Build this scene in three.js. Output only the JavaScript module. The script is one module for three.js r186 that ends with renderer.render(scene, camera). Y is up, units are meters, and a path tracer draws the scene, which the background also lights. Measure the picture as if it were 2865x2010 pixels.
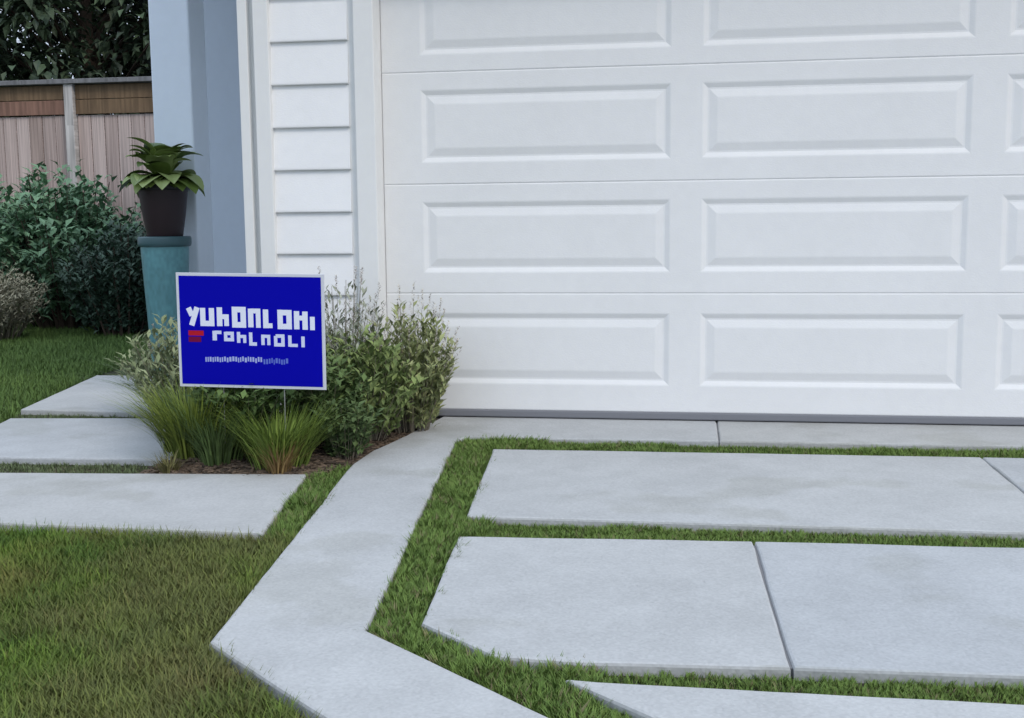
import * as THREE from 'three';
import { mergeGeometries } from 'three/addons/utils/BufferGeometryUtils.js';

// ---------------------------------------------------------------- camera, sky, sun, exposure
const W = 1024, H = 718;
const scene = new THREE.Scene();
const camera = new THREE.PerspectiveCamera(35.72, W / H, 0.05, 900);
{
  const yaw = 0.1514, pitch = 0.12, roll = 0.0096;
  camera.position.set(0, 0.949, 5.3745);
  camera.rotation.order = 'YXZ';
  camera.rotation.set(-pitch, yaw, -roll);
}
scene.add(camera);
const renderer = new THREE.WebGLRenderer({ antialias: true });
renderer.setSize(W, H);
renderer.toneMapping = THREE.LinearToneMapping;
renderer.toneMappingExposure = 1.48;
renderer.shadowMap.enabled = true;
renderer.shadowMap.type = THREE.PCFSoftShadowMap;

const rng = (s) => () => { s |= 0; s = (s + 0x6d2b79f5) | 0; let t = Math.imul(s ^ (s >>> 15), 1 | s); t = (t + Math.imul(t ^ (t >>> 7), 61 | t)) ^ t; return ((t ^ (t >>> 14)) >>> 0) / 4294967296; };
// periodic value noise, p cells across the unit square
function makeNoise(seed) {
  const h = (x, y) => { let n = Math.imul(x, 374761393) + Math.imul(y, 668265263) + Math.imul(seed, 1442695041); n = Math.imul(n ^ (n >>> 13), 1274126177); return ((n ^ (n >>> 16)) >>> 0) / 4294967296; };
  const at = (u, v, p) => {
    const x = u * p, y = v * p, x0 = Math.floor(x), y0 = Math.floor(y); let fx = x - x0, fy = y - y0;
    fx = fx * fx * (3 - 2 * fx); fy = fy * fy * (3 - 2 * fy);
    const m = (a) => ((a % p) + p) % p, a = h(m(x0), m(y0)), b = h(m(x0 + 1), m(y0)), c = h(m(x0), m(y0 + 1)), d = h(m(x0 + 1), m(y0 + 1));
    return a + (b - a) * fx + (c - a) * fy + (a - b - c + d) * fx * fy;
  };
  at.fbm = (u, v, p, o = 4) => { let s = 0, a = 0.5, t = 0; for (let i = 0; i < o; i++) { s += a * at(u, v, p); t += a; a *= 0.5; p *= 2; } return s / t; };
  return at;
}
const smooth = (a, b, x) => { const t = Math.min(1, Math.max(0, (x - a) / (b - a))); return t * t * (3 - 2 * t); };

// overcast, faintly blue sky with soft cloud structure
{
  const w = 512, h = 256, d = new Float32Array(w * h * 4), n = makeNoise(7);
  for (let j = 0; j < h; j++) for (let i = 0; i < w; i++) {
    const el = (j + 0.5) / h * Math.PI - Math.PI / 2, s = Math.max(0, Math.sin(el));
    const c = n.fbm(i / w, j / h, 6, 5), cl = 0.9 + 0.24 * (c - 0.5) * 2 * 0.5;
    const L = 0.92 * (0.62 + 0.55 * s) * cl, k = (j * w + i) * 4;
    d[k] = L * (0.815 + 0.05 * c); d[k + 1] = L * (0.96 + 0.02 * c); d[k + 2] = L * 1.17; d[k + 3] = 1;
  }
  const t = new THREE.DataTexture(d, w, h, THREE.RGBAFormat, THREE.FloatType);
  t.mapping = THREE.EquirectangularReflectionMapping; t.magFilter = THREE.LinearFilter; t.minFilter = THREE.LinearFilter; t.wrapS = THREE.RepeatWrapping; t.needsUpdate = true;
  scene.background = t; scene.environment = t;
}
const sun = new THREE.DirectionalLight(0xfff3e4, 0.9);
sun.position.set(7, 10, 7.5); sun.target.position.set(-1.5, 0, 0);
sun.castShadow = true; sun.shadow.radius = 34; sun.shadow.mapSize.set(2048, 2048);
Object.assign(sun.shadow.camera, { left: -12, right: 12, top: 12, bottom: -12, near: 0.5, far: 50 });
scene.add(sun, sun.target);

// ---------------------------------------------------------------- helpers
const taken = {};
function numbered(name) { const k = taken[name] = (taken[name] ?? -1) + 1; return k ? `${name}_${String(k).padStart(3, '0')}` : name; }
function shade(o) { o.castShadow = true; o.receiveShadow = true; return o; }
function part(name, geometry, material, parent) { const m = shade(new THREE.Mesh(geometry, material)); m.name = name; parent.add(m); return m; }
function thing(name, label, category, [x, y, z] = [0, 0, 0], group) {
  const g = new THREE.Group(); g.name = numbered(name); g.position.set(x, y, z); g.userData = { label, category };
  if (group) g.userData.group = group; scene.add(g); return g;
}
function structure(name, label, category, object = new THREE.Group()) {
  object.name = numbered(name); object.userData = { label, category, kind: 'structure' }; if (object.isMesh) shade(object); scene.add(object); return object;
}
function boxAt(x0, x1, y0, y1, z0, z1) {
  const g = new THREE.BoxGeometry(x1 - x0, y1 - y0, z1 - z0); g.translate((x0 + x1) / 2, (y0 + y1) / 2, (z0 + z1) / 2);
  const p = g.attributes.position, n = g.attributes.normal, uv = g.attributes.uv;
  for (let i = 0; i < p.count; i++) { const ax = Math.abs(n.getX(i)), ay = Math.abs(n.getY(i)); uv.setXY(i, ax > 0.5 ? p.getZ(i) : p.getX(i), ay > 0.5 ? p.getZ(i) : p.getY(i)); }
  return g;
}
// a box with small chamfers, extruded along z
function chamferBox(x0, x1, y0, y1, z0, z1, b = 0.004) {
  const s = new THREE.Shape([[x0 + b, y0 + b], [x1 - b, y0 + b], [x1 - b, y1 - b], [x0 + b, y1 - b]].map((q) => new THREE.Vector2(...q)));
  const g = new THREE.ExtrudeGeometry(s, { depth: z1 - z0 - 2 * b, bevelEnabled: true, bevelThickness: b, bevelSize: b, bevelSegments: 2, curveSegments: 1 }); g.translate(0, 0, z0 + b); return g;
}
function tex(size, fn, srgb, repeat = 1) {
  const d = new Uint8Array(size * size * 4);
  for (let j = 0; j < size; j++) for (let i = 0; i < size; i++) {
    const c = fn(i / size, j / size, i, j), k = (j * size + i) * 4;
    for (let q = 0; q < 3; q++) { let v = Array.isArray(c) ? c[q] : c; v = Math.max(0, Math.min(1, v)); if (srgb) v = v <= 0.0031308 ? v * 12.92 : 1.055 * v ** (1 / 2.4) - 0.055; d[k + q] = Math.round(v * 255); }
    d[k + 3] = 255;
  }
  const t = new THREE.DataTexture(d, size, size); t.wrapS = t.wrapT = THREE.RepeatWrapping; t.magFilter = THREE.LinearFilter; t.minFilter = THREE.LinearMipmapLinearFilter; t.generateMipmaps = true;
  if (srgb) t.colorSpace = THREE.SRGBColorSpace; t.repeat.set(repeat, repeat); t.needsUpdate = true; return t;
}
const std = (o) => new THREE.MeshStandardMaterial(o);
const lin = (r, g, b) => new THREE.Color().setRGB(r, g, b);

// ---------------------------------------------------------------- materials
const nA = makeNoise(11), nB = makeNoise(23), nC = makeNoise(37), nD = makeNoise(53);
const concreteMaps = (seed) => {
  const a = makeNoise(seed), b = makeNoise(seed + 1), c = makeNoise(seed + 2);
  return {
    map: tex(1024, (u, v, i, j) => {
      const big = a.fbm(u, v, 4, 5), mid = b.fbm(u, v, 22, 4), fine = c(u, v, 340), grit = nC(u, v, 512);
      let k = 0.408 + 0.09 * (big - 0.5) + 0.07 * (mid - 0.5) + 0.05 * (fine - 0.5) + 0.045 * (grit - 0.5);
      const stain = smooth(0.6, 0.74, nB.fbm(u + 0.3, v, 7, 5)); k *= 1 - 0.1 * stain;
      const pit = smooth(0.9, 0.97, nD(u, v, 200)); k *= 1 - 0.08 * pit;
      return [k * 1.01, k * (1.03 - 0.004 * stain), k * (1.035 - 0.03 * stain)];
    }, true, 1 / 2.2),
    bumpMap: tex(1024, (u, v) => 0.55 * c(u, v, 340) + 0.25 * nC(u, v, 512) + 0.3 * b.fbm(u, v, 30, 3) - 0.25 * smooth(0.9, 0.97, nD(u, v, 200)), false, 1 / 2.2),
  };
};
const cm1 = concreteMaps(101), cm2 = concreteMaps(211);
const M = {};
M.concrete = [std({ ...cm1, bumpScale: 0.0014, roughness: 0.9 }), std({ ...cm2, bumpScale: 0.0014, roughness: 0.9 }), std({ ...cm1, color: lin(0.97, 0.985, 1.01), bumpScale: 0.0014, roughness: 0.88 }), std({ ...cm2, color: lin(0.98, 0.97, 0.95), bumpScale: 0.0014, roughness: 0.92 })];
const paintMap = tex(512, (u, v) => { const g = nA.fbm(u, v, 5, 5), s = nB.fbm(u, v, 40, 3); const k = 0.8 + 0.05 * (g - 0.5) + 0.03 * (s - 0.5); return [k, k, k * 0.995]; }, true, 1 / 1.6);
const grainMap = tex(512, (u, v) => { const w = nA.fbm(u, v, 4, 3) * 0.05; return 0.5 * nB.fbm(u * 1 + 0, v + w, 8, 2) + 0.6 * nC((u * 2) % 1, (v * 1 + w + 5) % 1, 160); }, false, 1);
grainMap.repeat.set(0.7, 2.2);
M.door = std({ map: paintMap, bumpMap: grainMap, bumpScale: 0.0005, roughness: 0.5 });
M.doorPanel = M.door;
M.trim = std({ map: paintMap, color: lin(1.0, 1.0, 0.99), roughness: 0.55 });
M.siding = std({ map: paintMap, bumpMap: grainMap, bumpScale: 0.0006, color: lin(1.08, 1.08, 1.09), roughness: 0.6 });
M.bluePaint = std({ map: paintMap, color: lin(0.98, 1.07, 1.2), roughness: 0.6 });
M.greyBlue = std({ map: paintMap, color: lin(0.68, 0.77, 0.9), roughness: 0.7 });
M.filler = std({ color: lin(0.2, 0.2, 0.21), roughness: 1 });
M.rubber = std({ color: lin(0.19, 0.195, 0.215), roughness: 0.8 });
M.seal = std({ color: lin(0.06, 0.06, 0.065), roughness: 0.85 });
M.roof = std({ color: lin(0.1, 0.095, 0.09), roughness: 0.95 });
const soilMap = tex(1024, (u, v) => { const a = nA.fbm(u, v, 9, 5), b = nB.fbm(u, v, 60, 3), c = nC(u, v, 400); const k = 0.5 + 0.9 * (a - 0.5) + 0.6 * (b - 0.5) + 0.5 * (c - 0.5); return [0.115 * k + 0.02, 0.083 * k + 0.015, 0.058 * k + 0.01]; }, true, 1 / 1.5);
const soilBump = tex(512, (u, v) => 0.6 * nB.fbm(u, v, 40, 4) + 0.4 * nC(u, v, 220), false, 1 / 1.5);
M.soil = std({ map: soilMap, bumpMap: soilBump, bumpScale: 0.02, roughness: 1 });
const turfMap = tex(1024, (u, v) => { const a = nA.fbm(u, v, 6, 5), b = nB.fbm(u, v, 70, 3), c = nC(u, v, 380); const k = 0.6 + 0.8 * (b - 0.5) + 0.6 * (c - 0.5), t = smooth(0.4, 0.62, a); return [(0.06 + 0.05 * t) * k, (0.066 + 0.02 * t) * k, (0.026 + 0.018 * t) * k]; }, true, 1 / 3.1);
M.turf = std({ map: turfMap, bumpMap: soilBump, bumpScale: 0.02, roughness: 1 });
const woodBump = tex(512, (u, v) => 0.7 * nC((u + 0.02 * nA(u, v, 5)) % 1, v * 0.1, 128) + 0.3 * nB.fbm(u, v, 20, 3), false, 1);
const woodTex = (r, g, b, s) => { const n = makeNoise(s), m = makeNoise(s + 5); return tex(256, (u, v) => { const k = 0.72 + 0.5 * (n.fbm(u, v * 0.25, 8, 4) - 0.5) + 0.55 * (m((u * 1) % 1, v * 0.06, 64) - 0.2) * 0.9; return [r * k, g * k, b * k]; }, true, 1); };
const longGrain = (t) => { t.repeat.set(2.3, 0.36); return t; };
M.planks = [woodTex(0.53, 0.42, 0.385, 301), woodTex(0.46, 0.36, 0.33, 317), woodTex(0.57, 0.46, 0.425, 331), woodTex(0.42, 0.32, 0.285, 347)].map((map) => std({ map: longGrain(map), bumpMap: woodBump, bumpScale: 0.002, roughness: 0.95 }));
M.rust = [woodTex(0.27, 0.15, 0.11, 361), woodTex(0.2, 0.13, 0.075, 373)].map((map) => std({ map, bumpMap: woodBump, bumpScale: 0.002, roughness: 0.9 }));
M.greyRail = std({ map: woodTex(0.2, 0.2, 0.21, 389), roughness: 0.9 });
M.post = std({ map: woodTex(0.55, 0.52, 0.5, 397), bumpMap: woodBump, bumpScale: 0.002, roughness: 0.9 });
M.leaf = std({ vertexColors: true, roughness: 0.62, side: THREE.DoubleSide });
M.leafSoft = std({ vertexColors: true, roughness: 0.85, side: THREE.DoubleSide });
M.bark = std({ color: lin(0.07, 0.05, 0.035), roughness: 1 });
M.twig = std({ color: lin(0.22, 0.19, 0.14), roughness: 1 });

// ---------------------------------------------------------------- ground
{
  const g = new THREE.PlaneGeometry(500, 500, 1, 1); g.rotateX(-Math.PI / 2); const uv = g.attributes.uv; for (let i = 0; i < uv.count; i++) uv.setXY(i, uv.getX(i) * 500, uv.getY(i) * 500);
  g.translate(0, -0.03, 0);
  structure('ground', 'bare soil and turf under the whole garden', 'ground', new THREE.Mesh(g, M.turf));
}
// slab from a polygon of [x, z] corners: wavering edges, rounded arris
const slabRand = rng(77);
function slabGeometry(poly, top = 0, thick = 0.075, bevel = 0.008) {
  const pts = [], wob = makeNoise(Math.floor(slabRand() * 1e6));
  for (let i = 0; i < poly.length; i++) {
    const a = poly[i], b = poly[(i + 1) % poly.length], L = Math.hypot(b[0] - a[0], b[1] - a[1]), n = Math.max(1, Math.min(60, Math.round(L / 0.07)));
    const nx = (b[1] - a[1]) / L, nz = -(b[0] - a[0]) / L;
    for (let k = 0; k < n; k++) { const t = k / n, w = k ? (wob((t * L * 0.31 + i * 0.17) % 1, 0.4, 12) - 0.5) * 0.006 + (wob((t * L * 0.31 + i * 0.17) % 1, 0.8, 70) - 0.5) * 0.002 : 0; pts.push(new THREE.Vector2(a[0] + (b[0] - a[0]) * t + nx * w, -(a[1] + (b[1] - a[1]) * t + nz * w))); }
  }
  const g = new THREE.ExtrudeGeometry(new THREE.Shape(pts), { depth: thick - bevel, bevelEnabled: true, bevelThickness: bevel, bevelSize: bevel, bevelOffset: -bevel, bevelSegments: 2, curveSegments: 1 });
  g.rotateX(-Math.PI / 2); g.translate(0, top - thick, 0); return g;
}
const driveway = structure('driveway', 'pale concrete driveway of long slabs with grass joints', 'driveway');
const J = 0.0035;
part('border_slab', slabGeometry([[-1.17, -0.05], [0.172 - J, -0.05], [0.17 - J, 0.485], [-0.955, 0.51], [-0.985, 0.6], [-0.732, 2.912], [-0.239, 3.329], [1.7, 4.97], [1.15, 5.0], [-0.672, 3.386], [-1.07, 3.035], [-1.302, 1.118], [-1.295, 0.85], [-1.235, 0.5]]), M.concrete[0], driveway);
part('border_slab', slabGeometry([[0.172 + J, -0.05], [4.3, -0.05], [4.3, 0.46], [0.17 + J, 0.485]]), M.concrete[3], driveway);
part('slab', slabGeometry([[-0.79, 0.765], [1.204 - J, 0.725], [1.187 - J, 1.855], [-0.693, 1.865]]), M.concrete[1], driveway);
part('slab', slabGeometry([[1.204 + J, 0.725], [4.3, 0.69], [4.3, 1.845], [1.187 + J, 1.855]]), M.concrete[2], driveway);
part('slab', slabGeometry([[-0.672, 2.1], [0.221 - J, 2.05], [0.243 - J, 3.015], [-0.22, 3.045], [-0.4, 3.035], [-0.612, 2.85]]), M.concrete[0], driveway);
part('slab', slabGeometry([[0.221 + J, 2.05], [3.6, 1.94], [3.6, 2.9], [0.243 + J, 3.015]]), M.concrete[2], driveway);
part('slab', slabGeometry([[-0.235, 3.14], [0.75, 3.145], [3.2, 3.06], [3.2, 4.1], [0.9, 4.11]]), M.concrete[1], driveway);
part('slab', slabGeometry([[1.15, 4.25], [3.2, 4.22], [3.2, 5.3], [2.3, 5.3]]), M.concrete[0], driveway);
for (const [x, z0, z1] of [[0.171, 0, 0.48], [1.197, 0.735, 1.81], [0.232, 2.07, 3.0]]) part('joint_filler', boxAt(x - 0.02, x + 0.02, -0.03, -0.009, z0, z1), M.filler, driveway);
const path = structure('garden_path', 'pale concrete stepping slabs with grass joints beside the lawn', 'path');
part('slab', slabGeometry([[-3.05, 1.46], [-1.425, 1.32], [-1.285, 2.14], [-2.0, 2.125], [-2.9, 2.11]]), M.concrete[3], path);
part('slab', slabGeometry([[-3.36, 0.25], [-2.15, 0.13], [-2.05, 1.11], [-3.12, 1.165]]), M.concrete[2], path);
part('slab', slabGeometry([[-3.77, -1.34], [-2.75, -1.36], [-2.5, 0.02], [-3.47, -0.02]]), M.concrete[1], path);
part('slab', slabGeometry([[-3.3, -2.58], [-2.2, -2.58], [-2.2, -1.75], [-3.3, -1.75]], 0.09, 0.16), M.concrete[3], path);

// planting bed: a low rumpled mound of soil
const bedPoly = [[-2.62, 0.14], [-1.44, 0.145], [-1.44, 0.012], [-1.15, 0.012], [-1.2, 0.5], [-1.27, 0.85], [-1.29, 1.05], [-1.4, 1.36], [-2.1, 1.4], [-2.06, 1.06], [-2.12, 0.15]];
const bedHeight = (x, z) => -0.012 + 0.075 * Math.sin(Math.PI * Math.min(1, Math.max(0, (x + 2.3) / 1.0))) * Math.sin(Math.PI * Math.min(1, Math.max(0, (z - 0) / 1.36))) + 0.02 * (nB.fbm(x * 0.31 + 3, z * 0.31 + 3, 20, 3) - 0.5);
function inside(poly, x, z) { let c = false; for (let i = 0, j = poly.length - 1; i < poly.length; j = i++) { const [xi, zi] = poly[i], [xj, zj] = poly[j]; if ((zi > z) !== (zj > z) && x < (xj - xi) * (z - zi) / (zj - zi) + xi) c = !c; } return c; }
{
  const x0 = -2.66, x1 = -1.12, z0 = 0.0, z1 = 1.4, nx = 120, nz = 110, pos = [], uv = [], idx = [], id = new Map();
  const vid = (i, j) => { const k = i * 1000 + j; if (!id.has(k)) { const x = x0 + (x1 - x0) * i / nx, z = z0 + (z1 - z0) * j / nz; id.set(k, pos.length / 3); pos.push(x, bedHeight(x, z) - 0.004, z); uv.push(x, z); } return id.get(k); };
  for (let i = 0; i < nx; i++) for (let j = 0; j < nz; j++) { const x = x0 + (x1 - x0) * (i + 0.5) / nx, z = z0 + (z1 - z0) * (j + 0.5) / nz; if (inside(bedPoly, x, z)) { const a = vid(i, j), b = vid(i + 1, j), c = vid(i + 1, j + 1), d = vid(i, j + 1); idx.push(a, d, b, b, d, c); } }
  const g = new THREE.BufferGeometry(); g.setAttribute('position', new THREE.Float32BufferAttribute(pos, 3)); g.setAttribute('uv', new THREE.Float32BufferAttribute(uv, 2)); g.setIndex(idx); g.computeVertexNormals();
  structure('planting_bed', 'brown soil bed below the white siding', 'flower bed', new THREE.Mesh(g, M.soil));
}

// ---------------------------------------------------------------- house
const house = thing('house', 'white clapboard house with blue grey porch beside the garage door', 'house', [0, 0, 0]);
part('wall', boxAt(-2.12, -1.46, 0, 2.95, -7, 0.085), M.trim, house);               // garage pier and flank
part('wall', boxAt(4.2, 5.0, 0, 2.95, -7, 0.085), M.trim, house);
part('wall', boxAt(-1.46, 4.2, 2.2, 2.95, -7, 0.085), M.trim, house);
part('wall', boxAt(-1.46, 4.2, 0, 2.2, -7, -6.8), M.trim, house);
part('garage_floor', boxAt(-1.46, 4.2, -0.03, -0.002, -6.8, -0.06), M.concrete[1], house);
const P = 0.2025;
for (let k = -4; k < 10; k++) {                                                       // clapboards, each lapping the one below
  const y0 = 0.816 + P * k, y1 = y0 + P + 0.02, yb = Math.max(0.03, y0); if (y1 < 0.1) continue;
  const board = (xa, xb) => {
    const s = new THREE.Shape([[0.085, yb], [0.121, yb], [0.1225, yb + 0.004], [0.1225, yb + 0.012], [0.103, Math.min(y1, 2.94)], [0.085, Math.min(y1, 2.94)]].map((q) => new THREE.Vector2(...q)));
    const g = new THREE.ExtrudeGeometry(s, { depth: xb - xa, bevelEnabled: false }); g.applyMatrix4(new THREE.Matrix4().set(0, 0, 1, xa, 0, 1, 0, 0, 1, 0, 0, 0, 0, 0, 0, 1)); g.applyMatrix4(new THREE.Matrix4()); return g;
  };
  const g = board(-1.964, -1.58); const idx = g.index; if (!idx) { const p = g.attributes.position, n = g.attributes.normal; for (let i = 0; i < p.count; i += 3) for (const a of [p, n]) { const t = [a.getX(i), a.getY(i), a.getZ(i)]; a.setXYZ(i, a.getX(i + 1), a.getY(i + 1), a.getZ(i + 1)); a.setXYZ(i + 1, ...t); } g.computeVertexNormals(); }
  const uv = g.attributes.uv, p = g.attributes.position; for (let i = 0; i < p.count; i++) uv.setXY(i, p.getX(i) + k * 0.37, p.getY(i));
  part('clapboard', g, M.siding, house);
}
part('corner_board', chamferBox(-2.038, -1.962, 0.03, 2.93, 0.08, 0.143), M.trim, house);
part('corner_bead', chamferBox(-2.124, -2.075, 0.03, 2.93, 0.03, 0.122), M.trim, house);
part('siding_channel', chamferBox(-1.582, -1.545, 0.03, 2.93, 0.08, 0.108, 0.003), M.trim, house);
part('door_casing', chamferBox(-1.545, -1.446, 0.012, 2.33, 0.06, 0.138, 0.005), M.trim, house);
part('door_jamb', chamferBox(-1.468, -1.449, 0.012, 2.2, -0.08, 0.0585, 0.002), M.trim, house);
part('door_casing', chamferBox(4.186, 4.285, 0.012, 2.33, 0.086, 0.138, 0.005), M.trim, house);
part('door_casing', chamferBox(-1.445, 4.185, 2.19, 2.33, 0.086, 0.136, 0.005), M.trim, house);
part('soffit', boxAt(-2.5, 5.3, 2.955, 2.985, -0.5, 0.55), M.trim, house);
part('fascia', chamferBox(-2.5, 5.3, 2.93, 3.1, 0.552, 0.58), M.trim, house);
part('roof', (() => { const s = new THREE.Shape([[-0.6, 2.99], [3.6, 4.9], [7.6, 2.99]].map((q) => new THREE.Vector2(...q))); const g = new THREE.ExtrudeGeometry(s, { depth: 7.9, bevelEnabled: false }); g.rotateY(Math.PI / 2); g.translate(-2.55, 0.004, 0); return g; })(), M.roof, house);
part('porch_wall', boxAt(-3.66, -2.125, 0, 3.4, -7, -2.6), M.greyBlue, house);
part('porch_column', chamferBox(-3.30, -3.035, 0.02, 3.195, -1.6, -1.355, 0.012), M.bluePaint, house);
part('porch_ceiling', boxAt(-3.4, -2.125, 3.2, 3.35, -2.595, -1.375), M.greyBlue, house);
part('porch_roof', boxAt(-3.42, -2.125, 3.352, 3.4, -2.595, -1.36), M.roof, house);

// ---------------------------------------------------------------- garage door: sections with pressed long panels
const door = thing('garage_door', 'white sectional garage door with long raised panels', 'garage door', [0, 0, 0]);
door.userData.kind = 'thing';
{
  const X0 = -1.447, X1 = 4.184, p1 = -1.257, pw = 1.203, sw = 0.1425, seams = [0.04, 0.616, 1.148, 1.682, 2.186];
  const rows = [[0.168, 0.522], [0.716, 1.064], [1.25, 1.6], [1.762, 2.1]];
  const nest = (x0, x1, y0, y1) => {                                                  // groove with sloping sides, raised field
    const lv = [[0, 0], [0.006, -0.001], [0.026, -0.0085], [0.034, -0.0085], [0.068, -0.0015], [0.074, -0.001]], pos = [], uv = [];
    const rect = ([d, z]) => [[x0 + d, y0 + d, z], [x1 - d, y0 + d, z], [x1 - d, y1 - d, z], [x0 + d, y1 - d, z]];
    const tri = (...v) => v.forEach((q) => { pos.push(...q); uv.push(q[0], q[1]); });
    for (let k = 0; k + 1 < lv.length; k++) { const a = rect(lv[k]), b = rect(lv[k + 1]); for (let i = 0; i < 4; i++) { const j = (i + 1) % 4; tri(a[i], a[j], b[j]); tri(a[i], b[j], b[i]); } }
    const f = rect(lv[lv.length - 1]); tri(f[0], f[1], f[2]); tri(f[0], f[2], f[3]);
    const g = new THREE.BufferGeometry(); g.setAttribute('position', new THREE.Float32BufferAttribute(pos, 3)); g.setAttribute('uv', new THREE.Float32BufferAttribute(uv, 2)); g.computeVertexNormals(); return g;
  };
  for (let r = 0; r < 4; r++) {
    const y0 = seams[r] + (r ? 0.0004 : 0), y1 = seams[r + 1] - 0.0004, b = 0.006;
    const s = new THREE.Shape([[X0 + b, y0 + b], [X1 - b, y0 + b], [X1 - b, y1 - b], [X0 + b, y1 - b]].map((q) => new THREE.Vector2(...q)));
    const spots = []; for (let k = 0; k < 4; k++) { const a = p1 + k * (pw + sw); spots.push([a, a + pw, ...rows[r]]); }
    for (const [a, c, d, e] of spots) s.holes.push(new THREE.Path([[a, d], [a, e], [c, e], [c, d]].map((q) => new THREE.Vector2(...q))));
    // frame: front face with openings, plus a rounded edge strip all round
    const face = new THREE.ShapeGeometry(s), rim = [], rp = [], ru = [];
    const prof = [[0, 0], [0.003, -0.0008], [0.006, -0.0028], [0.006, -0.03]];
    const R = ([d, z]) => [[X0 + b - d, y0 + b - d, z], [X1 - b + d, y0 + b - d, z], [X1 - b + d, y1 - b + d, z], [X0 + b - d, y1 - b + d, z]];
    for (let k = 0; k + 1 < prof.length; k++) { const A = R(prof[k + 1]), B = R(prof[k]); for (let i = 0; i < 4; i++) { const j = (i + 1) % 4; for (const q of [A[i], A[j], B[j], A[i], B[j], B[i]]) { rp.push(...q); ru.push(q[0], q[1]); } } }
    const bk = R(prof[3]); for (const q of [bk[0], bk[2], bk[1], bk[0], bk[3], bk[2]]) { rp.push(...q); ru.push(q[0], q[1]); }
    const e = new THREE.BufferGeometry(); e.setAttribute('position', new THREE.Float32BufferAttribute(rp, 3)); e.setAttribute('uv', new THREE.Float32BufferAttribute(ru, 2)); e.computeVertexNormals();
    const sec = part('section', mergeGeometries([face.toNonIndexed(), e]), M.door, door);
    for (const q of spots) part('panel', nest(...q), M.doorPanel, sec);
  }
  for (let r = 1; r < 4; r++) part('seam_lip', boxAt(X0 + 0.01, X1 - 0.01, seams[r] - 0.012, seams[r] + 0.012, -0.028, -0.0045), M.door, door);
  part('bottom_seal', chamferBox(X0 + 0.002, X1 - 0.002, 0.004, 0.0395, -0.04, 0.004, 0.006), M.rubber, door);
}

// ---------------------------------------------------------------- fence
const ZF = -5.5;
const fence = thing('board_fence', 'weathered wooden board fence with brown top boards and grey cap', 'fence', [0, 0, 0]);
{
  const r = rng(5), posts = [-10.2, -8.2, -6.2, -4.2, -2.2];
  for (const x of posts) part('post', chamferBox(x - 0.049, x + 0.049, -0.03, 2.412, ZF - 0.01, ZF + 0.085, 0.006), M.post, fence);
  part('cap_rail', chamferBox(-11, -2.0, 2.415, 2.462, ZF - 0.06, ZF + 0.11, 0.005), M.greyRail, fence);
  for (let k = 0; k + 1 < posts.length; k++) {
    const a = posts[k] + 0.052, b = posts[k + 1] - 0.052, rust = M.rust[k % 2 === 0 ? 1 : 0];
    for (let q = 0; q < 2; q++) part('top_board', chamferBox(a, b, 2.115 + q * 0.15, 2.259 + q * 0.15, ZF + 0.004, ZF + 0.036 + 0.004 * r(), 0.004), M.rust[(k + (q && r() < 0.3 ? 1 : 0) + 1) % 2] || rust, fence);
    const n = 13, w = (b - a) / n;
    for (let i = 0; i < n; i++) part('plank', chamferBox(a + i * w + 0.003, a + (i + 1) * w - 0.003, 0.03 + 0.02 * r(), 2.108 - 0.006 * r(), ZF - 0.012, ZF + 0.008 + 0.008 * r(), 0.003), M.planks[Math.floor(r() * 4)], fence);
    part('back_rail', boxAt(a, b, 0.4, 0.49, ZF - 0.055, ZF - 0.0125), M.planks[3], fence);
  }
}

// ---------------------------------------------------------------- foliage builders
class Foliage {
  constructor() { this.p = []; this.c = []; }
  // leaf folded along its midrib: base, tip, two sides raised
  leaf(o, dir, up, len, wid, col, fold = 0.25, droop = 0.15) {
    const s = new THREE.Vector3().crossVectors(dir, up).normalize(), n = new THREE.Vector3().crossVectors(s, dir).normalize();
    const at = (a, b, h) => [o.x + dir.x * a + s.x * b + n.x * h, o.y + dir.y * a + s.y * b + n.y * h, o.z + dir.z * a + s.z * b + n.z * h];
    const B = at(0, 0, 0), T = at(len, 0, -droop * len), C = at(len * 0.48, 0, 0.02 * len), L = at(len * 0.45, wid / 2, fold * wid), R = at(len * 0.45, -wid / 2, fold * wid);
    this.p.push(...B, ...C, ...L, ...L, ...C, ...T, ...B, ...R, ...C, ...C, ...R, ...T);
    for (let i = 0; i < 12; i++) this.c.push(...col);
  }
  blade(o, dir, lean, len, wid, col, seg = 4) {                                        // arching grass blade
    const s = new THREE.Vector3(-lean.z, 0, lean.x).normalize(); let prev = null;
    for (let k = 0; k <= seg; k++) {
      const t = k / seg, w = wid * (1 - t) ** 0.7 * 0.5, x = o.x + dir.x * len * t + lean.x * len * t * t, y = o.y + dir.y * len * t - 0.35 * Math.hypot(lean.x, lean.z) * len * t * t, z = o.z + dir.z * len * t + lean.z * len * t * t;
      const a = [x - s.x * w, y, z - s.z * w], b = [x + s.x * w, y, z + s.z * w];
      if (prev) { this.p.push(...prev[0], ...prev[1], ...b, ...prev[0], ...b, ...a); for (let i = 0; i < 6; i++) this.c.push(...col); }
      prev = [a, b];
    }
  }
  geometry() { const g = new THREE.BufferGeometry(); g.setAttribute('position', new THREE.Float32BufferAttribute(this.p, 3)); g.setAttribute('color', new THREE.Float32BufferAttribute(this.c, 3)); g.computeVertexNormals(); return g; }
}
const V = (x, y, z) => new THREE.Vector3(x, y, z);
const mixc = (a, b, t, k = 1) => [0, 1, 2].map((i) => (a[i] + (b[i] - a[i]) * t) * k);
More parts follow.
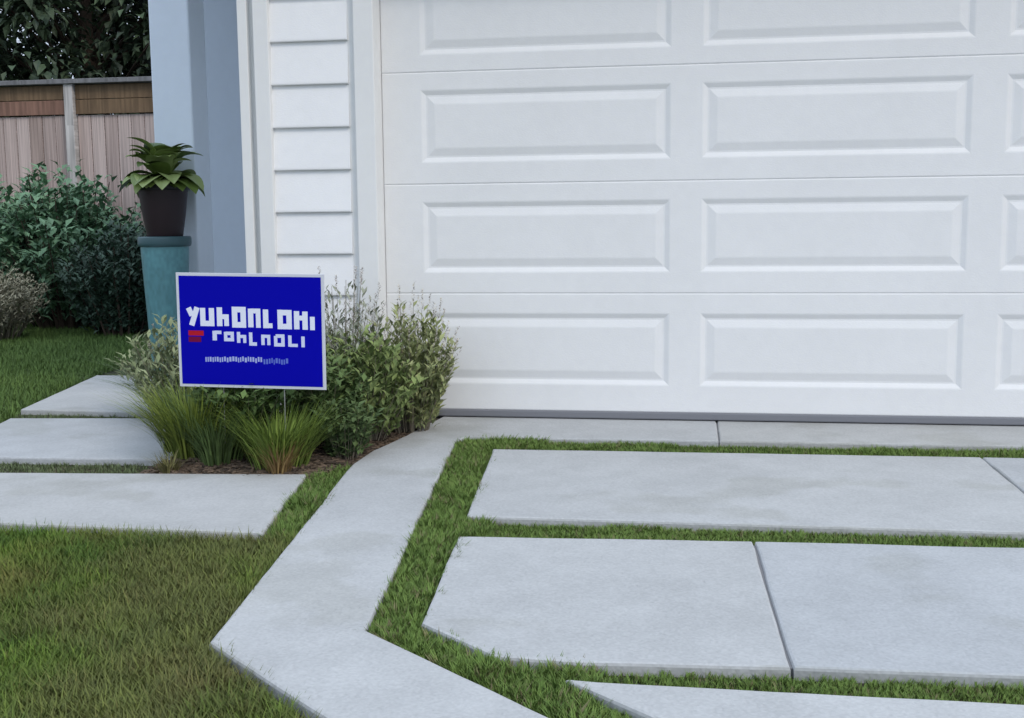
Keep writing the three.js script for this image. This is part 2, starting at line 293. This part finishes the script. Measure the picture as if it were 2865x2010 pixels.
function tubeBetween(pts, r0, r1, sides = 5) {
  const c = new THREE.CatmullRomCurve3(pts), n = Math.max(2, pts.length * 2), g = new THREE.TubeGeometry(c, n, 1, sides, false), p = g.attributes.position;
  for (let i = 0; i <= n; i++) { const q = c.getPointAt(i / n), r = r0 + (r1 - r0) * i / n; for (let j = 0; j <= sides; j++) { const k = i * (sides + 1) + j; p.setXYZ(k, q.x + (p.getX(k) - q.x) * r, q.y + (p.getY(k) - q.y) * r, q.z + (p.getZ(k) - q.z) * r); } }
  g.computeVertexNormals(); return g;
}
// tree: trunk, limbs, and a crown made of leaf clumps at the limb ends
function tree(name, label, [x, y, z], o, group) {
  const r = rng(o.seed), t = thing(name, label, 'tree', [x, y, z], group), wood = [], f = new Foliage(), clumps = [];
  const top = o.height, th = o.trunk;
  wood.push(tubeBetween([V(0, -0.05, 0), V(0.06 * r(), th * 0.5, 0.05), V(0.1 * (r() - 0.5), th, 0), V(0.2 * (r() - 0.5), top * 0.85, 0.1)], o.girth, o.girth * 0.2, 8));
  for (let k = 0; k < o.clumps; k++) {
    const a = r() * Math.PI * 2, v = r(), hh = th * 0.55 + (top - th * 0.55) * v, wd = o.radius * Math.sqrt(Math.max(0.08, 1 - Math.abs(v - 0.42) ** 1.7 * 1.7)) * Math.sqrt(0.12 + 0.88 * r());
    const c = V(Math.cos(a) * wd, hh, Math.sin(a) * wd * (o.flat ?? 1)); clumps.push([c, o.clumpSize * (0.65 + 0.7 * r())]);
    if (k % 2 === 0) { const b = V(0, Math.max(th * 0.5, hh - wd * 0.7), 0); wood.push(tubeBetween([b, V(c.x * 0.5, (b.y + c.y) / 2 + 0.1, c.z * 0.5), c], o.girth * 0.22, 0.01, 4)); }
  }
  for (const [c, s] of clumps) { const tone = r();
    for (let i = 0; i < o.leaves; i++) {
      const d = V(r() * 2 - 1, r() * 2 - 1, r() * 2 - 1); if (d.length() > 1) { i--; continue; }
      const q = V(c.x + d.x * s, c.y + d.y * s * 0.62, c.z + d.z * s), dir = V(d.x + 0.7 * (r() - 0.5), d.y * 0.5 - 0.25 + 0.8 * (r() - 0.5), d.z + 0.7 * (r() - 0.5)).normalize(), len = o.leaf * (0.6 + 0.7 * r());
      f.leaf(q, dir, V(0.5 * (r() - 0.5), 1, 0.5 * (r() - 0.5)), len, len * 0.5, mixc(o.dark, o.light, 0.55 * r() + 0.45 * tone * r(), 0.8 + 0.4 * r()));
    } }
  part('trunk', mergeGeometries(wood.map((g) => g.toNonIndexed())), M.bark, t); part('crown', f.geometry(), M.leaf, t); return t;
}
const TG = 'dark trees beyond the fence';
const dk = [0.02, 0.036, 0.024], lt = [0.085, 0.13, 0.06];
tree('broadleaf_tree', 'dark leafy tree rising behind the fence post', [-7.4, 0, -8.0], { seed: 31, height: 6.2, trunk: 1.8, girth: 0.16, radius: 2.0, clumps: 150, clumpSize: 0.55, leaves: 120, leaf: 0.17, dark: dk, light: lt }, TG);
tree('broadleaf_tree', 'darker tree behind the fence close to the porch column', [-5.0, 0, -9.0], { seed: 47, height: 6.5, trunk: 1.6, girth: 0.17, radius: 2.1, clumps: 150, clumpSize: 0.6, leaves: 130, leaf: 0.13, dark: [0.009, 0.015, 0.014], light: [0.025, 0.038, 0.03] }, TG);
tree('broadleaf_tree', 'dark tree far behind the fence filling the gap between crowns', [-8.0, 0, -12.0], { seed: 59, height: 8.5, trunk: 1.5, girth: 0.2, radius: 3.0, clumps: 170, clumpSize: 0.8, leaves: 130, leaf: 0.17, dark: [0.009, 0.015, 0.013], light: [0.026, 0.038, 0.026] }, TG);
tree('broadleaf_tree', 'tall dark tree behind the house roof and fence end', [-3.2, 0, -12.5], { seed: 61, height: 8.5, trunk: 1.5, girth: 0.2, radius: 3.0, clumps: 150, clumpSize: 0.8, leaves: 120, leaf: 0.17, dark: [0.008, 0.013, 0.012], light: [0.024, 0.036, 0.026] }, TG);
tree('broadleaf_tree', 'dark leafy tree over the outer bay of the fence', [-10.8, 0, -8.6], { seed: 67, height: 6.4, trunk: 1.7, girth: 0.16, radius: 2.2, clumps: 120, clumpSize: 0.6, leaves: 110, leaf: 0.17, dark: dk, light: lt }, TG);

// shrub: many ascending stems carrying leaves, rounded outline
function shrub(name, label, category, [x, y, z], o, group) {
  const r = rng(o.seed), t = thing(name, label, category, [x, y, z], group), wood = [], f = new Foliage();
  for (let k = 0; k < o.stems; k++) {
    const a = r() * Math.PI * 2, out = Math.sqrt(r()), lean = out * o.spread, h = o.height * (1 - o.dome * out * out) * (0.72 + 0.33 * r());
    const b = V(Math.cos(a) * o.base * out, 0, Math.sin(a) * o.base * out * (o.depth ?? 1)), e = V(Math.cos(a) * lean * (0.9 + 0.2 * r()) + (o.tilt ?? 0) * h, h, Math.sin(a) * lean * (o.depth ?? 1));
    const m = V(b.x + (e.x - b.x) * 0.42, h * 0.55, b.z + (e.z - b.z) * 0.42), c = new THREE.QuadraticBezierCurve3(b, V(m.x, m.y, m.z), e);
    wood.push(tubeBetween([b, c.getPoint(0.5), e], o.stem, o.stem * 0.35, 3));
    const tone = r();
    for (let i = 0; i < o.leaves; i++) {
      const tt = o.from + (1 - o.from) * Math.pow(r(), 0.8), q = c.getPoint(tt), g = c.getTangent(tt), az = r() * 6.283;
      const dir = V(Math.cos(az), 0.25 + 0.7 * r() * (o.upright ?? 0.5), Math.sin(az)).normalize().addScaledVector(g, (o.upright ?? 0.5) * 0.9).normalize();
      q.x += (r() - 0.5) * o.loose; q.y += (r() - 0.5) * o.loose * 0.5; q.z += (r() - 0.5) * o.loose;
      if (q.y < 0.01) q.y = 0.01 + 0.03 * r();
      const len = o.leaf * (0.6 + 0.7 * r());
      f.leaf(q, dir, V(0.2, 1, 0.1), len, len * o.aspect, mixc(o.dark, o.light, 0.6 * r() + 0.4 * tone, 0.8 + 0.4 * r()), 0.2, o.droop ?? 0.15);
    }
    if (o.flower && r() < o.flower) for (let i = 0; i < 22; i++) {                       // dry flower spikes at the tips
      const u = 1 - 0.02 * i * 0.2, q = c.getPoint(u), hh = (i / 22) * o.spike, az = r() * 6.283; const g2 = c.getTangent(1);
      q.addScaledVector(g2, hh); f.leaf(q, V(Math.cos(az), 0.6, Math.sin(az)).normalize(), V(0, 1, 0), 0.011 + 0.008 * r(), 0.007, mixc(o.spikeColor, [0.3, 0.26, 0.24], r()), 0.2, 0);
    }
  }
  part('stems', mergeGeometries(wood.map((g) => g.toNonIndexed())), o.wood ?? M.twig, t); part('foliage', f.geometry(), o.mat ?? M.leafSoft, t); return t;
}
// dark shrubs in front of the fence
shrub('evergreen_shrub', 'big dark green shrub in front of the weathered fence', 'shrub', [-5.95, 0, -4.75], { seed: 71, stems: 130, base: 0.3, spread: 0.85, height: 1.5, dome: 0.4, leaves: 85, from: 0.1, leaf: 0.1, aspect: 0.5, loose: 0.2, stem: 0.012, dark: [0.07, 0.145, 0.08], light: [0.175, 0.31, 0.175], wood: M.bark, mat: M.leaf });
shrub('evergreen_shrub', 'dark green shrub at the outer end of the fence, beside dry twigs', 'shrub', [-7.0, 0, -4.9], { seed: 72, stems: 110, base: 0.3, spread: 0.8, height: 1.45, dome: 0.4, leaves: 80, from: 0.1, leaf: 0.1, aspect: 0.5, loose: 0.2, stem: 0.012, dark: [0.075, 0.15, 0.085], light: [0.185, 0.32, 0.185], wood: M.bark, mat: M.leaf });
shrub('evergreen_shrub', 'low blackish shrub between the fence and the porch planter', 'shrub', [-5.0, 0, -4.1], { seed: 73, stems: 90, base: 0.25, spread: 0.5, height: 1.0, dome: 0.4, leaves: 140, from: 0.05, leaf: 0.07, aspect: 0.45, loose: 0.18, stem: 0.012, dark: [0.022, 0.048, 0.032], light: [0.06, 0.11, 0.07], wood: M.bark, mat: M.leaf });
shrub('dry_shrub', 'straw coloured dry twiggy shrub at the edge of the lawn', 'shrub', [-5.98, 0, -3.55], { seed: 74, stems: 120, base: 0.25, spread: 0.5, height: 0.7, dome: 0.45, leaves: 50, from: 0.2, leaf: 0.05, aspect: 0.3, loose: 0.12, stem: 0.006, dark: [0.15, 0.145, 0.09], light: [0.38, 0.36, 0.26] });

// planting round the sign
const by = (x, z) => bedHeight(x, z) - 0.006;
shrub('sage_bush', 'grey green bush with pale spikes against the garage door edge', 'bush', [-1.25, -0.008, 0.34], { seed: 81, stems: 75, base: 0.09, spread: 0.23, height: 0.6, dome: 0.42, leaves: 34, from: 0.06, leaf: 0.05, aspect: 0.36, loose: 0.05, stem: 0.003, upright: 0.8, flower: 0.6, spike: 0.14, spikeColor: [0.66, 0.62, 0.5], dark: [0.16, 0.19, 0.075], light: [0.4, 0.43, 0.2] });
shrub('sage_bush', 'tall wispy grey bush behind the edge of the blue sign', 'bush', [-1.52, by(-1.52, 0.5), 0.5], { seed: 82, stems: 64, base: 0.1, spread: 0.24, height: 0.68, dome: 0.25, leaves: 17, from: 0.15, leaf: 0.042, aspect: 0.3, loose: 0.05, stem: 0.003, upright: 0.9, flower: 0.5, spike: 0.13, spikeColor: [0.6, 0.57, 0.52], dark: [0.16, 0.18, 0.12], light: [0.38, 0.4, 0.32] });
shrub('leafy_bush', 'fresh green bush between the blue sign and the garage door', 'bush', [-1.4, by(-1.4, 0.62), 0.62], { seed: 83, stems: 75, base: 0.1, spread: 0.24, height: 0.52, dome: 0.45, leaves: 34, from: 0.05, leaf: 0.05, aspect: 0.42, loose: 0.06, stem: 0.003, upright: 0.7, dark: [0.1, 0.145, 0.045], light: [0.28, 0.35, 0.12] });
shrub('sage_bush', 'pale grey green bush beside the teal planter and blue sign', 'bush', [-2.42, 0, 0.3], { seed: 86, stems: 70, base: 0.09, spread: 0.32, height: 0.52, dome: 0.4, leaves: 34, from: 0.08, leaf: 0.05, aspect: 0.34, loose: 0.06, stem: 0.003, upright: 0.8, flower: 0.1, spike: 0.08, spikeColor: [0.3, 0.28, 0.22], dark: [0.13, 0.17, 0.075], light: [0.34, 0.38, 0.22] });
shrub('sage_bush', 'grey green bush in front of the porch steps behind the sign', 'bush', [-2.3, 0, -0.35], { seed: 87, stems: 60, base: 0.09, spread: 0.32, height: 0.55, dome: 0.4, leaves: 34, from: 0.08, leaf: 0.05, aspect: 0.34, loose: 0.06, stem: 0.003, upright: 0.8, dark: [0.11, 0.15, 0.07], light: [0.28, 0.33, 0.19] });
shrub('leafy_bush', 'rounded green bush below the sign corner beside the leafy bushes', 'bush', [-1.5, by(-1.5, 0.86), 0.86], { seed: 90, stems: 80, base: 0.08, spread: 0.19, height: 0.38, dome: 0.35, leaves: 34, from: 0.03, leaf: 0.045, aspect: 0.45, loose: 0.05, stem: 0.002, upright: 0.5, dark: [0.05, 0.09, 0.025], light: [0.14, 0.21, 0.065] });
shrub('leafy_bush', 'small dark green bush by the border corner of the bed', 'bush', [-1.37, by(-1.37, 0.98), 0.98], { seed: 88, stems: 60, base: 0.06, spread: 0.13, height: 0.24, dome: 0.35, leaves: 30, from: 0.03, leaf: 0.04, aspect: 0.45, loose: 0.04, stem: 0.002, upright: 0.5, dark: [0.05, 0.09, 0.03], light: [0.13, 0.19, 0.065] });
shrub('leafy_bush', 'dense green leafy bush behind the grassy clumps below the sign', 'bush', [-1.8, by(-1.8, 1.0), 0.98], { seed: 89, stems: 90, base: 0.1, spread: 0.22, height: 0.36, dome: 0.35, leaves: 34, from: 0.03, leaf: 0.045, aspect: 0.45, loose: 0.05, stem: 0.002, upright: 0.5, dark: [0.045, 0.085, 0.02], light: [0.12, 0.19, 0.05] });
function grassTuft(label, [x, y, z], o) {
  const r = rng(o.seed), t = thing('grass_tuft', label, 'grass tuft', [x, y, z]), f = new Foliage();
  for (let k = 0; k < o.n; k++) { const a = r() * 6.283, l = o.len * (0.55 + 0.6 * r()), s = o.arch * (0.3 + r()); f.blade(V(Math.cos(a) * o.r * r(), -0.005, Math.sin(a) * o.r * r()), V(Math.cos(a) * 0.25, 0.9, Math.sin(a) * 0.25), V(Math.cos(a) * s, 0, Math.sin(a) * s), l, o.wid * (0.7 + 0.6 * r()), mixc(o.dark, o.light, r(), 0.8 + 0.4 * r())); }
  part('blades', f.geometry(), M.leafSoft, t); return t;
}
grassTuft('arching green grass clump spilling over the path slabs', [-2.2, 0, 0.62], { seed: 91, n: 420, len: 0.34, arch: 0.75, r: 0.1, wid: 0.006, dark: [0.05, 0.085, 0.025], light: [0.13, 0.2, 0.08] });
grassTuft('fine green grass clump hanging over the farther path slabs', [-2.62, 0, 0.0], { seed: 92, n: 420, len: 0.42, arch: 0.8, r: 0.1, wid: 0.006, dark: [0.05, 0.085, 0.03], light: [0.14, 0.2, 0.09] });
grassTuft('bright yellow green grassy clump under the sign beside the path slab', [-2.0, by(-2.0, 1.06), 1.06], { seed: 95, n: 800, len: 0.36, arch: 0.5, r: 0.13, wid: 0.007, dark: [0.09, 0.13, 0.013], light: [0.3, 0.36, 0.06] });
grassTuft('green grassy clump under the sign beside the golden tuft', [-1.585, by(-1.585, 1.18), 1.18], { seed: 96, n: 760, len: 0.32, arch: 0.5, r: 0.12, wid: 0.007, dark: [0.075, 0.125, 0.014], light: [0.25, 0.34, 0.06] });
grassTuft('dark green grassy clump in front of the wire legs of the sign', [-1.84, by(-1.84, 1.17), 1.17], { seed: 97, n: 520, len: 0.27, arch: 0.45, r: 0.1, wid: 0.007, dark: [0.045, 0.08, 0.02], light: [0.13, 0.2, 0.055] });
grassTuft('dry golden brown tuft at the front of the soil bed', [-1.55, by(-1.55, 1.29), 1.29], { seed: 93, n: 190, len: 0.17, arch: 0.5, r: 0.05, wid: 0.005, dark: [0.16, 0.09, 0.03], light: [0.34, 0.23, 0.09] });
grassTuft('small olive tuft at the corner of the soil bed by the path', [-2.0, by(-2.0, 1.3), 1.3], { seed: 94, n: 130, len: 0.1, arch: 0.5, r: 0.05, wid: 0.005, dark: [0.1, 0.09, 0.03], light: [0.2, 0.19, 0.07] });

// ---------------------------------------------------------------- yard sign
{
  const s = thing('yard_sign', 'blue plastic yard sign with white lettering and a small red mark', 'sign', [-1.71, 0.025, 1.13]);
  s.rotation.set(0.02, 0.02, -0.016);
  const w = 0.612, h = 0.462, cy = 0.511;
  part('panel', chamferBox(-w / 2, w / 2, cy - h / 2, cy + h / 2, -0.004, 0.004, 0.001), std({ color: lin(0.6, 0.62, 0.68), roughness: 0.5 }), s);
  const c = document.createElement('canvas'); c.width = 1024; c.height = 772; const g = c.getContext('2d');
  g.fillStyle = '#0000a4'; g.fillRect(0, 0, 1024, 772);
  g.strokeStyle = '#dfe4f2'; g.lineCap = 'butt'; g.lineJoin = 'miter';
  const st = (lw, ...pts) => { g.lineWidth = lw; g.beginPath(); pts.forEach(([x, y], i) => i ? g.lineTo(x, y) : g.moveTo(x, y)); g.stroke(); };
  // first row of lettering (too coarse in the picture to read): upright strokes and bowls
  const T = 226, Bm = 352;
  st(39, [64, T], [90, T + 56]); st(39, [128, T - 4], [84, Bm]);
  st(39, [168, T], [168, Bm - 16], [232, Bm - 16], [232, T]); st(40, [290, T - 6], [290, Bm + 2]); st(34, [290, T + 60], [340, T + 60], [340, Bm]);
  st(40, [400, T + 8], [462, T + 8], [462, Bm - 10], [400, Bm - 10], [400, T - 12]); st(39, [516, T], [516, Bm + 6]); st(34, [516, T + 16], [570, T + 16], [570, Bm + 8]);
  st(39, [624, T + 4], [624, Bm + 10]); st(34, [624, Bm - 8], [672, Bm - 8]);
  st(39, [728, T + 24], [792, T + 24], [792, Bm - 4], [728, Bm - 4], [728, T + 4]);
  st(39, [846, T + 12], [846, Bm + 14]); st(34, [846, T + 60], [900, T + 60]); st(39, [906, T + 14], [906, Bm + 16]); st(34, [958, T + 50], [958, Bm + 18]);
  // second row: red mark, then smaller lettering
  g.fillStyle = '#b01c2c'; g.fillRect(58, 388, 112, 36); g.fillStyle = '#70103c'; g.fillRect(58, 432, 92, 38);
  g.strokeStyle = '#cfd6ee';
  st(32, [250, 388], [250, 456]); st(25, [250, 398], [300, 398]); st(25, [330, 404], [378, 404], [378, 448], [330, 448], [330, 394]);
  st(25, [424, 392], [424, 470]); st(23, [424, 424], [468, 424], [468, 470]); st(25, [512, 394], [512, 476], [556, 476]); st(25, [600, 408], [600, 482]); st(23, [600, 420], [642, 420], [642, 482]);
  st(25, [692, 416], [692, 478], [744, 478], [744, 416], [692, 416]); st(25, [794, 410], [794, 490]); st(23, [794, 480], [850, 480]); st(25, [888, 416], [888, 492]);
  // bottom line of small print
  g.fillStyle = '#a3aedb'; { const r = rng(9); let x = 176; while (x < 590) { const k = 8 + 9 * r(); g.fillRect(x, 566 + 12 * r(), k, 34); x += k + 6; } }
  g.fillStyle = '#5f72c4'; { const r = rng(10); let x = 600; while (x < 770) { const k = 8 + 9 * r(); g.fillRect(x, 572 + 12 * r(), k, 36); x += k + 6; } }
  const t = new THREE.CanvasTexture(c); t.colorSpace = THREE.SRGBColorSpace;
  const face = new THREE.PlaneGeometry(w - 0.024, h - 0.024); face.translate(0, cy, 0.0052);
  part('printed_face', face, new THREE.MeshPhysicalMaterial({ map: t, roughness: 0.7, specularIntensity: 0.2 }), s);
  const wire = std({ color: lin(0.4, 0.4, 0.4), metalness: 0.8, roughness: 0.45 });
  for (const q of [-0.125, 0.13]) { const k = new THREE.CylinderGeometry(0.0025, 0.0025, 0.42, 6); k.translate(q, 0.12, -0.0068); part('wire_stake', k, wire, s); }
}

// ---------------------------------------------------------------- planters by the porch column
{
  const lathe = (pts, n = 40) => new THREE.LatheGeometry(pts.map((q) => new THREE.Vector2(...q)), n);
  const X = -3.15, Z = -1.13;
  const glazeMap = tex(256, (u, v) => { const k = 0.8 + 0.5 * (nA.fbm(u, v, 5, 4) - 0.5) + 0.25 * (nB(u, v, 60) - 0.5); return [0.13 * k, 0.32 * k, 0.355 * k]; }, true);
  const a = thing('tall_planter', 'tall teal glazed planter beside the pale blue porch column', 'planter', [X, 0, Z]);
  part('pot', lathe([[0, 0], [0.1, 0], [0.104, 0.012], [0.118, 0.3], [0.134, 0.62], [0.144, 0.82], [0.144, 0.835]]), std({ map: glazeMap, roughness: 0.35 }), a);
  part('rim', lathe([[0.1445, 0.835], [0.156, 0.84], [0.16, 0.855], [0.16, 0.888], [0.154, 0.898], [0.138, 0.898], [0.134, 0.888], [0.134, 0.836]]), std({ color: lin(0.045, 0.1, 0.115), roughness: 0.4 }), a);
  part('soil', new THREE.CylinderGeometry(0.1335, 0.1335, 0.03, 32).translate(0, 0.87, 0), M.soil, a);
  const b = thing('potted_plant', 'dark pot of broad green leaves standing on the teal planter', 'potted plant', [X + 0.005, 0.8855, Z]);
  const dark = std({ color: lin(0.016, 0.005, 0.008), roughness: 0.5 });
  part('pot', lathe([[0, 0], [0.1, 0], [0.105, 0.006], [0.128, 0.14], [0.143, 0.26], [0.146, 0.29]]), dark, b);
  part('rim', lathe([[0.1465, 0.29], [0.16, 0.293], [0.163, 0.305], [0.162, 0.335], [0.155, 0.34], [0.142, 0.338], [0.14, 0.29]]), std({ color: lin(0.007, 0.007, 0.009), roughness: 0.5 }), b);
  part('soil', new THREE.CylinderGeometry(0.1395, 0.1395, 0.03, 32).translate(0, 0.305, 0), M.soil, b);
  const r = rng(123), sh = [];
  const leafGeo = (L, Wd, droop) => { const g = new THREE.PlaneGeometry(1, 1, 6, 10), p = g.attributes.position; for (let i = 0; i < p.count; i++) { const u = p.getX(i) * 2, t = p.getY(i) + 0.5, w = Wd * Math.sin(Math.PI * Math.min(1, 0.04 + 0.96 * t ** 0.85)) ** 0.8; p.setXYZ(i, u * w * 0.5, 0.12 * Math.abs(u) * w + L * (0.55 * t - droop * t * t), L * t * (0.95 - 0.2 * t)); } g.computeVertexNormals(); return g; };
  const variants = [leafGeo(0.34, 0.17, 0.5), leafGeo(0.28, 0.155, 0.44), leafGeo(0.37, 0.17, 0.56)];
  const mats = [[0.13, 0.19, 0.04], [0.2, 0.275, 0.065], [0.085, 0.135, 0.035], [0.27, 0.34, 0.12]].map((c) => std({ color: lin(...c), roughness: 0.45, side: THREE.DoubleSide }));
  for (let k = 0; k < 64; k++) { const m = part('leaf', variants[k % 3], mats[Math.floor(r() * 4)], b), up = k < 30 ? 0 : 1; m.rotation.order = 'YXZ'; m.rotation.y = k * 2.399 + 0.3 * r(); m.rotation.x = up ? -0.2 - 0.75 * r() : 0.42 - 0.4 * r(); m.position.set(0.03 * (r() - 0.5), 0.33 + (up ? 0.02 + 0.05 * r() : 0.03 * r()), 0.03 * (r() - 0.5)); m.scale.setScalar(0.8 + 0.3 * r()); }
  part('stem', tubeBetween([V(0, 0.3, 0), V(0.01, 0.42, 0), V(0, 0.52, 0.01)], 0.014, 0.006, 6), M.bark, b);
}

// ---------------------------------------------------------------- grass, joints and litter
function clumpGeometry(seed, n, len, wid, spread, flat) {
  const r = rng(seed), f = new Foliage();
  for (let k = 0; k < n; k++) { const a = r() * 6.283, l = len * (0.5 + 0.7 * r()), s = flat * (0.2 + r()), d = spread * Math.sqrt(r()), c = 0.75 + 0.5 * r(); f.blade(V(Math.cos(a * 3.1) * d, 0, Math.sin(a * 3.1) * d), V(Math.cos(a) * 0.3, 0.85, Math.sin(a) * 0.3), V(Math.cos(a) * s, 0, Math.sin(a) * s), l, wid * (0.7 + 0.6 * r()), [c, c, c * (0.9 + 0.2 * r())], 2); }
  return f.geometry();
}
function scatter(name, label, category, spots, geometry, colour, seed, sx = [0.7, 1.3]) {
  const r = rng(seed), m = shade(new THREE.InstancedMesh(geometry, M.leafSoft, spots.length)), o = new THREE.Object3D(), c = new THREE.Color();
  spots.forEach(([x, y, z, k = 1], i) => { const s = (sx[0] + (sx[1] - sx[0]) * r()) * k; o.position.set(x, y, z); o.rotation.set(0.25 * (r() - 0.5), r() * 6.283, 0.25 * (r() - 0.5)); o.scale.set(s, s * (0.8 + 0.4 * r()), s); o.updateMatrix(); m.setMatrixAt(i, o.matrix); c.setRGB(...colour(x, z, r)); m.setColorAt(i, c); });
  m.name = numbered(name); m.userData = { label, category, kind: 'stuff' }; scene.add(m); return m;
}
function fill(poly, density, seed, y = -0.0295, holes = []) {
  const r = rng(seed), xs = poly.map((q) => q[0]), zs = poly.map((q) => q[1]), x0 = Math.min(...xs), x1 = Math.max(...xs), z0 = Math.min(...zs), z1 = Math.max(...zs), n = Math.round((x1 - x0) * (z1 - z0) * density), out = [];
  for (let i = 0; i < n; i++) { const x = x0 + (x1 - x0) * r(), z = z0 + (z1 - z0) * r(); if (inside(poly, x, z) && !holes.some((h) => inside(h, x, z))) out.push([x, y, z]); }
  return out;
}
const clumpA = clumpGeometry(1, 10, 0.046, 0.0032, 0.014, 0.42), clumpB = clumpGeometry(2, 9, 0.055, 0.005, 0.02, 0.5), clumpC = clumpGeometry(3, 9, 0.026, 0.003, 0.012, 0.35);
const patch = (x, z, s) => nA.fbm(((x * 0.21 + s) % 1 + 1) % 1, ((z * 0.21 + s) % 1 + 1) % 1, 7, 4);
const lawnColour = (x, z, r) => {                                                     // tufts of several greens, straw blades mixed through
  const p = patch(x * 2.6, z * 2.6, 0.13), q = patch(x * 6, z * 6, 0.57), b = patch(x * 0.9, z * 0.9, 0.31);
  const g = mixc([0.045, 0.1, 0.008], [0.115, 0.19, 0.02], 1.5 * (q - 0.5) + 0.5 + 0.5 * (r() - 0.5));
  const dry = 0.4 * smooth(0.52, 0.74, p + 0.1 * (r() - 0.5)) + 0.16 * smooth(0.45, 0.65, b) + (r() < 0.1 ? 0.4 : 0);
  return mixc(g, [0.155, 0.13, 0.036], Math.min(0.85, dry), 0.85 + 0.3 * r());
};
// the lawn in front: worn and straw coloured towards the driveway border
const frontLawn = [[-4.2, 2.16], [-2.9, 2.13], [-2.0, 2.145], [-1.29, 2.155], [-1.18, 2.1], [-1.085, 3.03], [-0.69, 3.4], [1.1, 5.0], [1.1, 5.4], [-4.2, 5.4]];
scatter('lawn_grass', 'patchy green and straw coloured grass beside the driveway border', 'grass', fill(frontLawn, 9000, 401), clumpA, (x, z, r) => {
  const edge = Math.abs(x + 1.36 - (z - 2.45) * 0.3), worn = smooth(0.5, 0.05, edge + 0.7 * (patch(x * 3, z * 3, 0.3) - 0.45) + 0.25 * (r() - 0.5));
  return mixc(lawnColour(x, z, r), [0.15, 0.118, 0.055], 0.42 * worn); }, 402, [0.55, 1.15]);
const backLawn = [[-12, -5.4], [-4.0, -5.4], [-3.95, -2.3], [-3.84, -1.5], [-3.53, -0.2], [-3.35, 0.4], [-3.14, 1.17], [-3.07, 1.45], [-2.92, 2.13], [-12, 2.13]];
scatter('lawn_grass', 'darker green lawn between the path and the fence', 'grass', fill(backLawn, 1500, 403), clumpB, (x, z, r) => mixc([0.065, 0.125, 0.022], [0.14, 0.22, 0.05], patch(x, z, 0.4) * 0.9 + 0.35 * (r() - 0.4), 0.9), 404);
// grass growing in the joints
const jointColour = (x, z, r) => { const c = mixc([0.08, 0.145, 0.022], [0.165, 0.24, 0.05], patch(x, z, 0.7) * 0.7 + 0.6 * (r() - 0.3)); return r() < 0.07 ? [0.17, 0.15, 0.07] : c; };
const joints = [
  [[-0.955, 0.515], [4.2, 0.475], [4.2, 0.68], [1.2, 0.72], [-0.79, 0.76], [-0.697, 1.83], [-0.672, 2.09], [-0.615, 2.855], [-0.405, 3.042], [-0.235, 3.13], [0.9, 4.12], [1.7, 4.9], [-0.235, 3.32], [-0.725, 2.9], [-0.978, 0.6]],
  [[-0.69, 1.87], [1.2, 1.86], [4.2, 1.85], [4.2, 1.925], [3.6, 1.932], [0.22, 2.043], [-0.672, 2.092]],
  [[-0.41, 3.04], [-0.22, 3.05], [0.243, 3.02], [3.6, 2.906], [3.6, 3.05], [3.2, 3.055], [0.75, 3.138], [-0.235, 3.133]],
  [[0.9, 4.12], [3.2, 4.11], [3.2, 4.21], [1.15, 4.24]],
  [[-1.415, 1.32], [-1.31, 1.1], [-1.18, 2.15], [-1.275, 2.15]],
];
const jointSpots = joints.flatMap((p, i) => fill(p, 12000, 410 + i));
// tufts lean over the slab edges here and there, so the joint line is uneven
scatter('joint_grass', 'green grass growing in the joints between the driveway slabs', 'grass', jointSpots.map(([x, y, z]) => [x, y, z, (x < -0.6 && z > 0.5 || z > 2.8 && x < -0.16 ? 1.5 : 0.85) + 0.5 * smooth(0.4, 0.75, patch(x * 3, z * 3, 0.2))]), clumpC, jointColour, 430, [0.6, 1.05]);
const pathJoints = [
  [[-3.1, 1.175], [-2.06, 1.12], [-2.07, 1.35], [-3.04, 1.45]],
  [[-3.47, 0.0], [-2.5, 0.04], [-2.16, 0.11], [-3.37, 0.23]],
  [[-3.82, -1.54], [-2.6, -1.54], [-2.75, -1.37], [-3.77, -1.35]],
];
scatter('joint_grass', 'thin grass growing between the garden path slabs', 'grass', pathJoints.flatMap((p, i) => fill(p, 3000, 440 + i)), clumpC, (x, z, r) => mixc([0.07, 0.1, 0.035], [0.15, 0.19, 0.09], r()), 450, [0.5, 0.95]);
// wood mulch on the bed
{
  const g = new THREE.BoxGeometry(0.028, 0.004, 0.009), r = rng(500), f = g.toNonIndexed(); f.setAttribute('color', new THREE.Float32BufferAttribute(new Float32Array(f.attributes.position.count * 3).fill(1), 3));
  const spots = fill(bedPoly, 5200, 501).map(([x, , z]) => [x, bedHeight(x, z) + 0.003 * r(), z]);
  scatter('bark_mulch', 'brown bark chips covering the planting bed', 'mulch', spots, f, (x, z, q) => mixc([0.05, 0.035, 0.025], [0.2, 0.14, 0.095], q() ** 1.6), 502, [0.5, 1.4]);
}

renderer.render(scene, camera);
